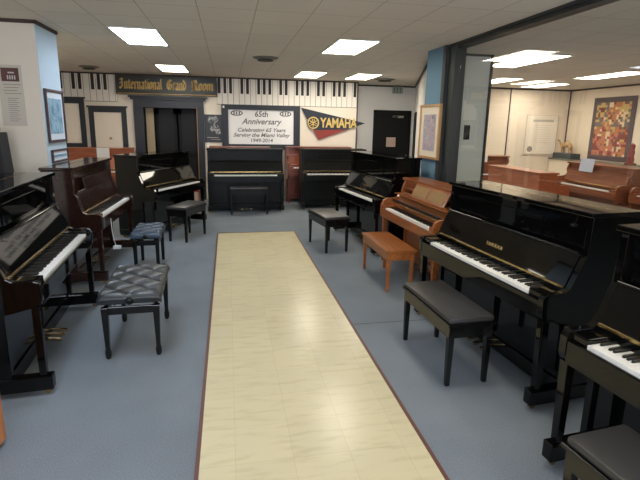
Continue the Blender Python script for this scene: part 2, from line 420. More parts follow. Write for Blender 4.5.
def tufted_bench(name, label, loc, rz, L=.60, W=.38, h=.52, pad='vinyl_tuft', nx=7, ny=4, turned=True, mat='bench_black'):
    t = thing(name, label, 'bench', loc, rz)
    hl, hw = L/2, W/2; th = .085
    zb = h-th
    bm = bmesh.new(); NX, NY = 84, 48; V = {}
    for i in range(NX+1):
        for j in range(NY+1):
            u, v = i/NX, j/NY
            eu, ev = min(u, 1-u)*L, min(v, 1-v)*W
            rnd = 0
            r_ = .035
            for e in (eu, ev):
                if e < r_: rnd += r_-math.sqrt(max(0, r_*r_-(r_-e)**2))
            a, b = u*nx*PI, v*ny*PI
            # diamond creases + button dips
            c1 = abs(math.sin((a+b)/2)); c2 = abs(math.sin((a-b)/2))
            cre = min(c1, c2)
            z = .008*min(1, cre*2.5)+.006*c1*c2
            btn = math.exp(-((c1*c1+c2*c2)*14)); z -= .008*btn
            V[i, j] = bm.verts.new(((u-.5)*L, (v-.5)*W, zb+th-.02-rnd+z*(1 if min(eu, ev) > .02 else .5)))
    for i in range(NX):
        for j in range(NY): bm.faces.new((V[i, j], V[i+1, j], V[i+1, j+1], V[i, j+1]))
    ring = [V[i, 0] for i in range(NX)]+[V[NX, j] for j in range(NY)]+[V[i, NY] for i in range(NX, 0, -1)]+[V[0, j] for j in range(NY, 0, -1)]
    lows = []
    for k, v in enumerate(ring):
        lows.append(bm.verts.new((v.co.x*.975, v.co.y*.96, zb)))
    for k in range(len(ring)):
        k2 = (k+1) % len(ring); bm.faces.new((ring[k2], ring[k], lows[k], lows[k2]))
    bm.faces.new(lows)
    bmesh.ops.recalc_face_normals(bm, faces=bm.faces)
    b = MB(); b.bm.free(); b.bm = bm
    cu = b.build('cushion', pad, t, True)
    for i in range(0, nx+1):
        for j in range(0, ny+1):
            if (i+j) % 2 == 0 and 0 < i < nx and 0 < j < ny:
                MB().lathe([(.009, -.004), (.009, .0), (.005, .004)], ((i/nx-.5)*L, (j/ny-.5)*W, h-.022), 10).build('button', pad, cu, True)
    # lift frame, aprons
    fr = MB(); fr.box(-hl+.03, hl-.03, -hw+.03, hw-.03, zb-.012, zb+.002); fr.build('seat_board', mat, t)
    ap = MB(); z1 = zb-.035; z0 = z1-.06
    for sy in (-1, 1): ap.box(-hl+.04, hl-.04, sy*(hw-.045)-.011, sy*(hw-.045)+.011, z0, z1, .003)
    for sx in (-1, 1): ap.box(sx*(hl-.045)-.011, sx*(hl-.045)+.011, -hw+.04, hw-.04, z0, z1, .003)
    ap.build('apron', mat, t)
    for sx in (-1, 1):
        for sy in (-1, 1):
            MB().box(sx*.17-.012, sx*.17+.012, sy*(hw-.08)-.01, sy*(hw-.08)+.01, z0+.01, zb-.01).build('lift_block', mat, t)
            MB().tube((sx*(hl-.03), sy*(hw-.05), z1-.03), (sx*(hl-.13), sy*(hw-.05), zb-.006), .011).build('lift_strut', mat, t)
    for sx in (-1, 1):
        MB().lathe([(.014, 0), (.014, .012), (.026, .016), (.03, .028), (.022, .042), (.008, .046)]).build('height_knob', 'satin_black', t, True,
            M=Matrix.Translation((sx*(hl-.03), 0, zb+.018)) @ Matrix.Rotation(sx*PI/2, 4, 'Y'))
    for sx in (-1, 1):
        for sy in (-1, 1):
            x, y = sx*(hl-.045), sy*(hw-.045)
            if turned:
                lg = MB().taper(x, y, .09, z1, .03, .05).build('leg', mat, t)
                MB().lathe([(.014, 0), (.021, .015), (.023, .05), (.016, .085), (.016, .1)], (x, y, 0)).build('turned_foot', mat, lg, True)
            else:
                MB().taper(x, y, 0, z1, .034, .046).build('leg', mat, t)
    return t

def R(d): return math.radians(d)
def back_from_keys(cx, cy, rz, k=.635):
    fx, fy_ = math.sin(rz), -math.cos(rz)
    return (cx-k*fx, cy-k*fy_, 0)

# ------------------------------------------------------------------ the setting
YW, YW2 = 11.05, 11.7            # far wall planes
sbox('floor', 'carpet', -4.2, 9.2, -3.2, 13.2, -.05, 0)
sbox('ceiling', 'ceiling_tile', -4.2, 9.2, -3.2, 13.2, CEIL, CEIL+.08)
st = sbox('vinyl_walkway', 'vinyl_tile', -.185, 1.04, -1.6, 7.5, 0, .004)
del st['kind']; st['kind'] = 'structure'
b = MB(); b.box(-.207, -.185, -1.6, 7.522, 0, .007); b.box(1.04, 1.062, -1.6, 7.522, 0, .007); b.box(-.207, 1.062, 7.5, 7.522, 0, .007)
struct(b.build('trim_1', 'strip_trim'))
sbox('trim_2', 'post_dark', 1.07, 1.95, 3.76, 3.768, 0, .0008)     # carpet seam

sbox('wall_left', 'cream_wall', -3.75, -3.65, -3.1, 13, 0, CEIL)
# wall behind the camera, with two daylight windows
for a in ((-3.7, -2.6, 0, CEIL), (-2.6, -.4, 0, .9), (-2.6, -.4, 2.3, CEIL), (-.4, .6, 0, CEIL), (.6, 2.6, 0, .9), (.6, 2.6, 2.3, CEIL), (2.6, 9, 0, CEIL)):
    sbox('wall_back', 'cream_wall', a[0], a[1], -3.1, -3.0, a[2], a[3])
for k, (a, c) in enumerate(((-2.6, -.4), (.6, 2.6))):
    p = sbox('window_%d' % (k+1), DAY, a, c, -3.08, -3.06, .9, 2.3)
    f = MB(); f.box(a-.04, a+.03, -3.06, -2.98, .86, 2.34); f.box(c-.03, c+.04, -3.06, -2.98, .86, 2.34); f.box(a, c, -3.06, -2.98, .86, .93); f.box(a, c, -3.06, -2.98, 2.27, 2.34)
    f.box((a+c)/2-.02, (a+c)/2+.02, -3.06, -3.0, .9, 2.3); f.build('window_frame', 'post_dark', p)
# far wall with the grand-room doorway (opening x -1.87..-.44, z < 2.07)
for a in ((-3.7, -1.9, 0, CEIL), (-1.9, -.58, 2.05, CEIL), (-.58, 3.05, 0, CEIL)):
    sbox('wall_far', 'cream_wall', a[0], a[1], YW, YW+.12, a[2], a[3])
sbox('wall_far', 'grey_white_wall', 2.95, 4.9, YW2, YW2+.1, 0, CEIL)
sbox('wall_return', 'cream_wall', 2.95, 3.05, YW+.12, YW2, 0, CEIL)
b = MB(); b.box(3.03, 3.06, YW-.012, YW+.0, 1.1, CEIL); struct(b.build('trim_3', 'frame_dark'))
# small dark room behind the doorway
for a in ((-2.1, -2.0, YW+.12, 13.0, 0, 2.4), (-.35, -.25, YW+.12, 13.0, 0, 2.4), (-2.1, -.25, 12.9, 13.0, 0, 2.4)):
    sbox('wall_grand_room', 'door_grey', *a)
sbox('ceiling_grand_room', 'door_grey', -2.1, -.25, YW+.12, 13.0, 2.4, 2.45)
# oblique wall from the blue column to the far corner
def slab(name, mat, p, q, th, z0, z1, right=True):
    d = Vector((q[0]-p[0], q[1]-p[1])); d.normalize(); n = Vector((d.y, -d.x))*th
    if not right: n = -n
    return struct(MB().prism([(p[0], p[1]), (q[0], q[1]), (q[0]+n.x, q[1]+n.y), (p[0]+n.x, p[1]+n.y)], z0, z1, 'z').build(name, mat))
slab('wall_oblique', 'grey_white_wall', (2.80, 6.28), (4.76, YW2), .1, 0, CEIL)
# crown trim lines
b = MB(); b.box(-3.65, 3.05, YW-.02, YW, CEIL-.03, CEIL); struct(b.build('trim_4', 'dark_brown_trim'))
b = MB(); b.box(3.05, 4.8, YW2-.02, YW2, CEIL-.035, CEIL); struct(b.build('trim_5', 'dark_brown_trim'))
slab('trim_6', 'dark_brown_trim', (2.79, 6.29), (4.74, YW2-.02), .02, CEIL-.035, CEIL, False)
# blue column, dark post, header beam, glass
sbox('column_right', 'blue_paint', 2.70, 2.95, 5.80, 6.28, 0, CEIL)
b = MB(); b.box(2.70, 2.80, 5.72, 5.80, 0, CEIL); b.box(2.75, 2.86, 5.62, 5.72, 0, CEIL); b.box(2.74, 2.88, 5.54, 5.62, 0, CEIL)
struct(b.build('partition_post', 'post_dark'))
b = MB(); b.box(2.76, 2.88, -3, 5.55, CEIL-.06, CEIL); b.box(2.73, 2.76, -3, 5.8, CEIL-.025, CEIL); struct(b.build('partition_header', 'post_dark'))
sbox('partition_sill', 'post_dark', 2.76, 2.88, -3, 5.5, 0, .12)
for k, (a, c) in enumerate(((-3, -.5), (-.5, 1.9), (1.9, 4.362), (4.366, 5.54))):
    g = sbox('window_%d' % (k+3), 'glass', 2.815, 2.821, a+.002, c-.002, .12, CEIL-.06)

# left column
sbox('column_left', 'column_cream', -2.75, -1.935, 5.59, 6.22, 0, CEIL)
sbox('column_left_face', 'column_blue', -1.935, -1.93, 5.592, 6.22, 0, CEIL)
b = MB(); b.box(-2.77, -1.915, 5.57, 5.59, CEIL-.035, CEIL); b.box(-1.93, -1.91, 5.57, 6.22, CEIL-.035, CEIL); struct(b.build('trim_8', 'dark_brown_trim'))

# other room shell
sbox('wall_other_room_far', 'warm_white_wall', 4.62, 9.0, 11.15, 11.25, 0, CEIL)
sbox('wall_other_room_right', 'warm_white_wall', 8.85, 8.95, -3, 11.15, 0, CEIL)
b = MB()
b.box(7.1, 7.125, 11.135, 11.15, 0, CEIL); b.box(8.83, 8.85, 11.12, 11.15, 0, CEIL)
b.box(4.65, 8.85, 11.13, 11.15, CEIL-.04, CEIL); b.box(8.83, 8.85, 0, 11.15, CEIL-.04, CEIL)
struct(b.build('trim_9', 'frame_dark'))
# pale wall panel with dark edging standing beyond the post
pn = struct(MB().box(3.05, 3.66, 6.30, 6.36, 0, CEIL-.001).build('wall_panel', 'pale_panel'))
b = MB(); b.box(3.655, 3.69, 6.28, 6.37, 0, CEIL-.001); b.box(3.05, 3.69, 6.28, 6.30, CEIL-.03, CEIL-.001); b.build('panel_edging', 'post_dark', pn)
tg = MB().box(3.33, 3.42, 6.285, 6.30, 1.575, 1.78, .004).build('wall_plate', 'flat_black'); tag(tg, 'small dark rectangular plate on the pale panel behind glass', 'wall plate')

# ------------------------------------------------------------------ ceiling lights & vents
def light(x, y, label, cool=False, w=.485, l=1.11):
    t = thing('ceiling_light', label, 'ceiling light', (x, y, CEIL), 0)
    b = MB(); b.box(-w/2-.012, w/2+.012, -l/2-.012, -l/2, -.012, 0); b.box(-w/2-.012, w/2+.012, l/2, l/2+.012, -.012, 0)
    b.box(-w/2-.012, -w/2, -l/2, l/2, -.012, 0); b.box(w/2, w/2+.012, -l/2, l/2, -.012, 0); b.build('frame', 'pale_panel', t)
    MB().box(-w/2, w/2, -l/2, l/2, -.008, -.001).build('diffuser', LIGHT_COOL if cool else LIGHT, t)
light(-1.0, 6.27, 'bluish white fluorescent ceiling light, nearest one at left', True)
light(-1.0, 9.66, 'fluorescent ceiling light just in front of the gold lettered sign')
light(1.58, 6.27, 'large bright fluorescent ceiling light right of centre, nearest in view')
light(1.68, 9.83, 'bright ceiling light above the wall keyboard mural, middle of the far row')
light(2.80, 9.83, 'ceiling light at the right end of the far row')
light(-1.0, 2.85, 'ceiling light overhead left, outside the photo', True)
light(1.58, 2.85, 'ceiling light overhead right, outside the photo')
light(-1.0, -.9, 'ceiling light behind the viewer at left', True)
light(1.58, -.9, 'ceiling light behind the viewer at right')
light(4.45, 6.7, 'longest bright ceiling light beyond the glass partition', w=.5, l=1.4)
light(5.75, 9.55, 'small ceiling light beyond glass next to the pale panel')
light(7.35, 10.2, 'bright ceiling light beyond glass near the far corner')
light(7.05, 7.9, 'ceiling light beyond glass above the patchwork quilt', w=.5, l=1.3)
light(3.95, 3.15, 'ceiling light beyond glass nearest to the viewer')
light(-3.1, 7.0, 'added ceiling light, unseen behind the cream column, brightening the far left wall')  # extra lamp added out of sight to lift the dim far left wall
light(6.2, 3.4, 'ceiling light in the room beyond glass, outside the photo')
for x, y, lb, s in ((.6, 7.6, 'round grey ceiling vent between the two light rows', .17), (-2.55, 9.9, 'dark ceiling vent near the left end of the keyboard mural', .15), (3.4, 10.15, 'long flat ceiling vent near the far right corner', .2)):
    t = thing('ceiling_vent', lb, 'vent', (x, y, CEIL), 0)
    MB().lathe([(s+.03, 0), (s+.03, -.008), (s*.8, -.03), (s*.8, -.031)][::-1]).build('diffuser_ring', 'vent_grey', t, True)
    MB().lathe([(s*.75, -.05), (s*.6, -.03), (.05, -.031)]).build('diffuser_cone', 'vent_dark', t, True)

# ------------------------------------------------------------------ keyboard mural above the far wall
def mural(x0, x1, label):
    t = thing('keyboard_mural', label, 'mural', (0, YW-.001, 0), 0)
    per = .878; kw = per/7; z0, z1, zb = 2.165, CEIL-.03, 2.40
    ref = -.04                       # centre of a group of three
    MB().box(x0, x1, -.006, 0, z0-.012, z1).build('mural_backing', 'mural_line', t)
    k = math.ceil((x0-ref-kw/2)/kw)
    x = ref+kw/2+k*kw - kw
    while x < x1:
        a, b_ = max(x, x0), min(x+kw, x1)
        if b_-a > .03: MB().box(a+.005, b_-.005, -.012, -.006, z0, z1).build('white_key', 'mural_white', t)
        x += kw
    for o in range(-5, 6):
        for c in (-kw, 0, kw, per/2-kw/2, per/2+kw/2):
            cx = ref+o*per+c
            if x0+.02 < cx < x1-.03: MB().box(cx-.031, cx+.031, -.022, -.012, zb, z1).build('black_key', 'mural_black', t)
mural(-3.6, -2.32, 'painted piano keyboard on the wall left of the gold lettered sign')
mural(-.22, 3.02, 'painted piano keyboard running along the wall above banner and pennant')

# ------------------------------------------------------------------ door frames on the far wall
def casing(name, label, x0, x1, z0, z1, fw, closed, knob=None):
    # a framed cream leaf in black casing
    p = struct(MB().box(x0+fw, x1-fw, YW-.02, YW, z0+(fw if closed else 0), z1-fw).build(name, 'door_cream'))
    b = MB(); b.box(x0, x0+fw, YW-.045, YW, z0, z1-fw); b.box(x1-fw, x1, YW-.045, YW, z0, z1-fw); b.box(x0, x1, YW-.045, YW, z1-fw, z1)
    b.box(x0-.03, x1+.03, YW-.06, YW, z1, z1+.035)
    if closed: b.box(x0+fw, x1-fw, YW-.045, YW, z0, z0+fw)
    b.build('casing', 'navy_trim', p)
    if knob: MB().lathe([(.012, 0), (.012, .03), (.028, .04), (.028, .055), (.012, .065)]).build('door_knob', 'oak_frame', p, True, M=Matrix.Translation((knob[0], YW-.02, knob[1])) @ Matrix.Rotation(PI/2, 4, 'X'))
casing('door_1', '', -3.5, -3.0, 1.17, 2.2, .1, True)
casing('door_2', '', -2.92, -2.16, 0, 2.03, .1, False, (-2.5, 1.38))
# doorway casing
dc = MB()
dc.box(-2.0, -1.80, YW-.07, YW+.05, 0, 2.05, .005); dc.box(-.66, -.52, YW-.07, YW+.05, 0, 2.05, .005); dc.box(-2.0, -.52, YW-.07, YW+.05, 2.05, 2.22, .005)
dc.box(-2.05, -.47, YW-.10, YW, 2.21, 2.26, .004); dc.box(-2.09, -.43, YW-.13, YW, 2.26, 2.30, .004)
dr = struct(dc.build('door_3', 'navy_trim'))
for a, c in ((-1.60, -1.14), (-1.10, -.66)):
    b = MB(); b.box(a, a+.07, YW+.3, YW+.34, 0, 2.04); b.box(c-.07, c, YW+.3, YW+.34, 0, 2.04); b.box(a, c, YW+.3, YW+.34, 1.93, 2.04); b.box(a, c, YW+.3, YW+.34, 0, .25); b.box(a, c, YW+.3, YW+.34, .95, 1.05)
    lf = b.build('door_leaf', 'door_grey', dr)
    MB().box(a+.07, c-.07, YW+.315, YW+.325, .25, 1.93).build('door_glass', 'flat_black', lf)
b = MB().box(-.672, -.660, YW-.072, YW-.06, 0, 2.07); b.build('casing_edge', 'oak_frame', dr)
# curtain at the left of the doorway
bm = MB(); pts = []
for i in range(41): pts.append((-1.79+.17*i/40, YW+.17+.018*math.sin(i*1.25)))
pts2 = [(x, y+.012) for x, y in pts[::-1]]
o = bm.prism(pts+pts2, .02, 2.05, 'z').build('curtain', 'curtain', None, True); tag(o, 'pale beige curtain hanging at the left inside the doorway', 'curtain')

# ------------------------------------------------------------------ blackletter sign
GL = {
 'I': ([[(0, 1.25), (.2, 1.45), (.55, 1.3)], [(.4, 1.4), (.4, .15), (.15, 0), (-.05, .2)], [(0, .8), (.35, .9)]], .8),
 'n': ([[(0, .9), (.08, 1)], [(.08, 1), (.08, 0), (.18, 0)], [(.08, .85), (.35, 1), (.45, .85), (.45, 0), (.55, 0)]], .72),
 't': ([[(.12, 1.3), (.12, .1), (.3, 0)], [(-.05, 1), (.35, 1)]], .48),
 'e': ([[(.38, .55), (.42, .85), (.2, 1), (.03, .8), (.03, .15), (.2, 0), (.42, .12)], [(.05, .5), (.4, .62)]], .6),
 'r': ([[(0, .9), (.1, 1), (.1, 0), (.22, 0)], [(.1, .85), (.3, 1), (.42, .88)]], .52),
 'a': ([[(.05, .92), (.3, 1), (.4, .85), (.4, 0), (.52, 0)], [(.4, .55), (.08, .42), (.05, .1), (.2, 0), (.4, .15)]], .65),
 'i': ([[(0, .9), (.1, 1), (.1, 0), (.22, 0)], [(.06, 1.32), (.16, 1.4)]], .36),
 'o': ([[(.2, 1), (.03, .85), (.03, .15), (.22, 0), (.42, .15), (.42, .85), (.2, 1)]], .62),
 'l': ([[(.02, 1.4), (.1, 1.5), (.1, .1), (.24, 0)]], .36),
 'G': ([[(.75, 1.2), (.5, 1.45), (.15, 1.3), (.0, .9), (.02, .3), (.3, 0), (.7, .1), (.75, .7), (.45, .75)], [(.36, 1.35), (.36, .2)]], 1.0),
 'd': ([[(.2, 1), (.03, .85), (.03, .15), (.22, 0), (.42, .15), (.42, .9), (.0, 1.45)]], .62),
 'R': ([[(-.05, 1.3), (.1, 1.45), (.1, 0), (-.1, -.1)], [(.25, 1.35), (.25, .1)], [(.1, 1.4), (.5, 1.45), (.65, 1.15), (.55, .8), (.25, .75)], [(.4, .78), (.6, .1), (.8, 0)]], .92),
 'm': ([[(0, .9), (.08, 1), (.08, 0)], [(.08, .85), (.32, 1), (.4, .85), (.4, 0)], [(.4, .85), (.64, 1), (.74, .85), (.74, 0), (.86, 0)]], 1.0),
 ' ': ([], .42)}
def blackletter(word, x0, x1, zbase, xh, y, mat, parent, name):
    tot = sum(GL[c][1] for c in word); k = (x1-x0)/tot; x = x0
    b = MB(); nb = (.17*k*.75, .14*xh*.9)
    for c in word:
        for st_ in GL[c][0]:
            for p, q in zip(st_, st_[1:]):
                P_ = (x+p[0]*k, zbase+p[1]*xh); Q_ = (x+q[0]*k, zbase+q[1]*xh)
                # hull of the slanted nib swept along the stroke: a hexagon-ish quad pair
                for o1, o2 in (((-nb[0], -nb[1]), (nb[0], nb[1])), ((-nb[0]*.5, 0), (nb[0]*.5, 0)), ((0, -nb[1]*.35), (0, nb[1]*.35))):
                    v = [(P_[0]+o1[0], P_[1]+o1[1]), (P_[0]+o2[0], P_[1]+o2[1]), (Q_[0]+o2[0], Q_[1]+o2[1]), (Q_[0]+o1[0], Q_[1]+o1[1])]
                    ar = sum(v[i][0]*v[(i+1) % 4][1]-v[(i+1) % 4][0]*v[i][1] for i in range(4))
                    if abs(ar) > 1e-7: b.prism(v, y-.004, y, 'y')
        x += GL[c][1]*k
    return b.build(name, mat, parent)
sg = thing('room_sign', 'long dark sign with gold blackletter wording above the doorway', 'sign', (0, YW-.03, 0))
MB().box(-2.31, -.23, -.04, 0, 2.33, 2.71, .004).build('sign_board', 'sign_green', sg)
b = MB(); b.box(-2.33, -.21, -.05, .0, 2.315, 2.335); b.box(-2.33, -.21, -.05, .0, 2.705, 2.72); b.box(-2.33, -2.31, -.05, 0, 2.33, 2.71); b.box(-.23, -.21, -.05, 0, 2.33, 2.71)
b.build('sign_frame', 'dark_brown_trim', sg)
MB().box(-2.3, -.24, -.052, -.04, 2.335, 2.345).build('gilt_line', 'gold_paint', sg)
blackletter('International', -2.24, -1.37, 2.445, .135, -.04, 'sign_gold', sg, 'lettering')
blackletter('Grand', -1.27, -.86, 2.445, .135, -.04, 'sign_gold', sg, 'lettering')
blackletter('Room', -.74, -.28, 2.445, .135, -.04, 'sign_gold', sg, 'lettering')

# poster between doorway and banner
ps = thing('concert_poster', 'black and white poster with a pale figure, left of the anniversary banner', 'poster', (-.305, YW-.002, 1.62))
MB().box(-.205, .195, -.012, 0, -.31, .31).build('sheet', 'photo_black', ps)
b = MB()
b.prism([(-.1, .27), (.05, .29), (.1, .2), (.06, .12), (.12, .02), (.15, -.1), (.06, -.14), (0, -.02), (-.03, -.08), (-.09, -.02), (-.05, .1), (-.13, .16)], -.015, -.012, 'y')
b.build('figure_print', 'print_bw', ps)
b = MB(); b.box(-.15, .1, -.015, -.012, -.205, -.195); b.box(-.08, .14, -.015, -.012, -.245, -.238); b.build('caption_lines', 'photo_white', ps)

# ------------------------------------------------------------------ anniversary banner
bn = thing('anniversary_banner', 'white anniversary banner in a wide black frame on the far wall', 'banner', (0, YW-.02, 0))
b = MB(); X0, X1, Z0, Z1 = -.13, 1.66, 1.16, 2.16
b.box(X0, X1, -.05, 0, Z1-.11, Z1); b.box(X0, X1, -.05, 0, Z0, Z0+.12); b.box(X0, X0+.15, -.05, 0, Z0+.12, Z1-.11); b.box(X1-.15, X1, -.05, 0, Z0+.12, Z1-.11)
b.build('frame', 'navy_trim', bn)
MB().box(X0+.1, X1-.1, -.02, -.005, Z0+.08, Z1-.08).build('banner_sheet', 'banner_white', bn)
def btx(s, z, size, w, mat='banner_text', shear=.3, x=.765, bold=.002): text_mesh('lettering', s, size, mat, bn, FACE(x, -.022, z), shear=shear, bold=bold, width=w, depth=.001)
btx('65th', 1.955, .17, .30, shear=.1, bold=.004)
btx('Anniversary', 1.79, .18, .92, bold=.003)
btx('Celebrating 65 Years', 1.60, .12, 1.10)
btx('Serving the Miami Valley', 1.485, .12, 1.30)
btx('1949-2014', 1.365, .115, .50, shear=.1)
for cx in (.21, 1.32):
    b = MB(); N = 28
    for i in range(N):
        a0, a1 = 2*PI*i/N, 2*PI*(i+1)/N
        def e(a, k): return (cx+.135*k*math.cos(a), 1.975+.062*k*math.sin(a))
        b.prism([e(a0, 1), e(a1, 1), e(a1, .82), e(a0, .82)], -.025, -.0195, 'y')
    for dx in (-.06, 0, .06):
        b.box(cx+dx-.011, cx+dx+.011, -.025, -.0195, 1.94, 2.01)
        b.box(cx+dx-.024, cx+dx+.024, -.025, -.0195, 1.94, 1.952); b.box(cx+dx-.024, cx+dx+.018, -.025, -.0195, 1.998, 2.01)
    b.build('oval_emblem', 'banner_dark', bn)
MB().box(-.10, -.06, -.056, -.05, 2.08, 2.13).build('corner_tag', 'white_paper', bn)

# ------------------------------------------------------------------ pennant
pe = thing('store_pennant', 'navy and red triangular pennant with gold lettering right of the banner', 'pennant', (0, YW-.03, 0))
A_, B_, C_ = (1.68, 2.13), (3.24, 1.80), (2.11, 1.40)
def lerp(p, q, f): return (p[0]+(q[0]-p[0])*f, p[1]+(q[1]-p[1])*f)
D_ = lerp(A_, C_, .70); E_ = lerp(C_, B_, .62)
MB().prism([A_, B_, E_, D_], -.014, -.004, 'y').build('navy_field', 'pennant_navy', pe)
MB().prism([D_, E_, C_], -.014, -.004, 'y').build('red_field', 'pennant_red', pe)
text_mesh('lettering', 'YAMAHA', .30, 'emblem_gold', pe, FACE(2.59, -.018, 1.785), bold=.010, width=.90, depth=.002)
b = MB(); N = 28; ec = (1.975, 1.79)
for i in range(N):
    a0, a1 = 2*PI*i/N, 2*PI*(i+1)/N
    b.prism([(ec[0]+.14*math.cos(a0), ec[1]+.14*math.sin(a0)), (ec[0]+.14*math.cos(a1), ec[1]+.14*math.sin(a1)), (ec[0]+.112*math.cos(a1), ec[1]+.112*math.sin(a1)), (ec[0]+.112*math.cos(a0), ec[1]+.112*math.sin(a0))], -.026, -.014, 'y')
b2 = MB()
b2.prism([(ec[0]+.15*math.cos(2*PI*i/28), ec[1]+.15*math.sin(2*PI*i/28)) for i in range(28)], -.0165, -.013, 'y').build('emblem_disc', 'pennant_navy', pe)
for k in range(3):
    a = PI/2+k*2*PI/3; u = (math.cos(a), math.sin(a)); n = (-u[1], u[0])
    for off in (-.022, .022):
        p = (ec[0]+n[0]*off, ec[1]+n[1]*off); q = (p[0]+u[0]*.095, p[1]+u[1]*.095)
        b.prism([(p[0]-n[0]*.008, p[1]-n[1]*.008), (p[0]+n[0]*.008, p[1]+n[1]*.008), (q[0]+n[0]*.008, q[1]+n[1]*.008), (q[0]-n[0]*.008, q[1]-n[1]*.008)], -.024, -.016, 'y')
    p = (ec[0]-u[0]*.10, ec[1]-u[1]*.10); q = (ec[0]+u[0]*.02, ec[1]+u[1]*.02)
    b.prism([(p[0]-n[0]*.009, p[1]-n[1]*.009), (p[0]+n[0]*.009, p[1]+n[1]*.009), (q[0]+n[0]*.009, q[1]+n[1]*.009), (q[0]-n[0]*.009, q[1]-n[1]*.009)], -.024, -.016, 'y')
b.build('tuning_fork_emblem', 'emblem_gold', pe)

# ------------------------------------------------------------------ black door in the recess
d4 = struct(MB().box(3.72, 4.62, YW2-.03, YW2, 0, 2.09, .004).build('door_4', 'door_black'))
b = MB(); b.box(3.66, 3.72, YW2-.05, YW2, 0, 2.14); b.box(4.62, 4.66, YW2-.05, YW2, 0, 2.14); b.box(3.66, 4.66, YW2-.05, YW2, 2.09, 2.14); b.build('casing', 'door_black', d4)
MB().box(4.15, 4.44, YW2-.09, YW2-.03, 1.95, 2.01, .006).build('door_closer', 'chrome', d4)
MB().tube((4.56, YW2-.03, 1.0), (4.56, YW2-.1, 1.0), .02).build('door_knob', 'chrome', d4, True)
pp = MB().box(4.02, 4.27, YW2-.036, YW2-.031, 1.22, 1.46).build('paper_notice', 'pinkish_paper'); tag(pp, 'pale paper notice taped on the black door', 'notice')
ex = thing('exit_sign', 'pale green box sign hanging from ceiling above the black door', 'sign', (4.22, YW2-.15, CEIL))
MB().box(-.13, .13, -.03, .03, -.2, -.035, .004).build('sign_box', 'pale_green', ex)
b = MB()
for dx in (-.09, -.02, .06): b.box(dx-.012, dx+.012, -.033, -.03, -.19, -.05)
b.build('sign_bars', 'vent_grey', ex)
MB().box(-.01, .01, -.01, .01, -.035, 0).build('hanger', 'vent_grey', ex)
# second dark door edge in the oblique wall, near the corner
d = Vector((1.96, 5.42)); d.normalize(); n = Vector((-d.y, d.x))
def onwall(s, off): q = Vector((2.80, 6.28))+d*s+n*off; return (q.x, q.y)
def wallbox(s0, s1, o0, o1, z0, z1, b=None):
    b = b or MB(); b.prism([onwall(s0, o0), onwall(s1, o0), onwall(s1, o1), onwall(s0, o1)], z0, z1, 'z'); return b
d5 = struct(wallbox(4.3, 5.1, 0, .03, 0, 2.07).build('door_5', 'door_black'))
wallbox(5.1, 5.2, 0, .05, 0, 2.12).build('casing', 'grey_white_wall', d5)

# framed art near the blue column
fa = thing('framed_print', 'oak framed city print with wide cream mat on the blue column', 'picture', (2.697, 6.04, 1.68))
y0, y1, z0, z1 = -.34, .30, -.36, .36
b = MB(); fw = .035
b.box(-.035, 0, y0, y0+fw, z0, z1, .003); b.box(-.035, 0, y1-fw, y1, z0, z1, .003); b.box(-.035, 0, y0+fw, y1-fw, z1-fw, z1, .003); b.box(-.035, 0, y0+fw, y1-fw, z0, z0+fw, .003); b.build('frame', 'oak_frame', fa)
MB().box(-.02, -.005, y0+fw, y1-fw, z0+fw, z1-fw).build('mat_board', 'mat_cream', fa)
MB().box(-.024, -.02, -.21, .17, -.25, .23).build('print', 'print_city', fa)
fb_ = thing('framed_poster', 'white framed poster seen nearly edge-on just left of the oak framed print', 'picture', (0, 0, 0))
wallbox(.28, .75, .0, .045, 1.30, 2.07).build('frame', 'frame_white', fb_)
wallbox(.36, .67, .045, .05, 1.38, 1.98).build('print', 'mat_cream', fb_)

# ------------------------------------------------------------------ left column: poster, framed picture, second frame
po = thing('wall_notice', 'cream poster with maroon header and grey text on the column front', 'poster', (-2.2, 5.59, 1.9))
MB().box(-.13, .10, -.004, 0, -.22, .4).build('sheet', 'poster_paper', po)
MB().box(-.095, .072, -.008, -.004, .235, .37).build('header', 'poster_maroon', po)
b = MB()
for i in range(4): b.box(-.04+i*.022, -.028+i*.022, -.010, -.008, .255, .295)
b.box(-.03, .03, -.01, -.008, .315, .33); b.build('header_print', 'photo_white', po)
b = MB()
for i in range(4): b.box(-.09+.01*(i % 2), .08-.02*(i % 3), -.006, -.004, .20-i*.03, .207-i*.03)
for i in range(12): b.box(-.06, .045-.02*(i % 2), -.006, -.004, .06-i*.021, .066-i*.021)
b.build('text_lines', 'poster_ink', po)
def colpic(name, label, y0, y1, z0, z1, frame, mat, pr_, fw=.03, mw=.06):
    t = thing(name, label, 'picture', (-1.929, (y0+y1)/2, (z0+z1)/2)); hy, hz = (y1-y0)/2, (z1-z0)/2
    b = MB(); b.box(0, .025, -hy, -hy+fw, -hz, hz, .003); b.box(0, .025, hy-fw, hy, -hz, hz, .003); b.box(0, .025, -hy+fw, hy-fw, hz-fw, hz, .003); b.box(0, .025, -hy+fw, hy-fw, -hz, -hz+fw, .003); b.build('frame', frame, t)
    MB().box(0, .01, -hy+fw, hy-fw, -hz+fw, hz-fw).build('mat_board', mat, t)
    MB().box(.01, .014, -hy+fw+mw, hy-fw-mw, -hz+fw+mw*1.2, hz-fw-mw*1.2).build('print', pr_, t)
colpic('framed_picture', 'dark framed teal print with white mat on the pale blue column side', 5.64, 6.2, 1.50, 2.08, 'frame_dark', 'mat_white', 'print_teal', mw=.055)
colpic('small_frame', 'small dark framed picture low on the column, just above the mahogany piano lid', 5.68, 6.2, 1.28, 1.42, 'frame_dark', 'mat_white', 'print_teal', .02, .03)

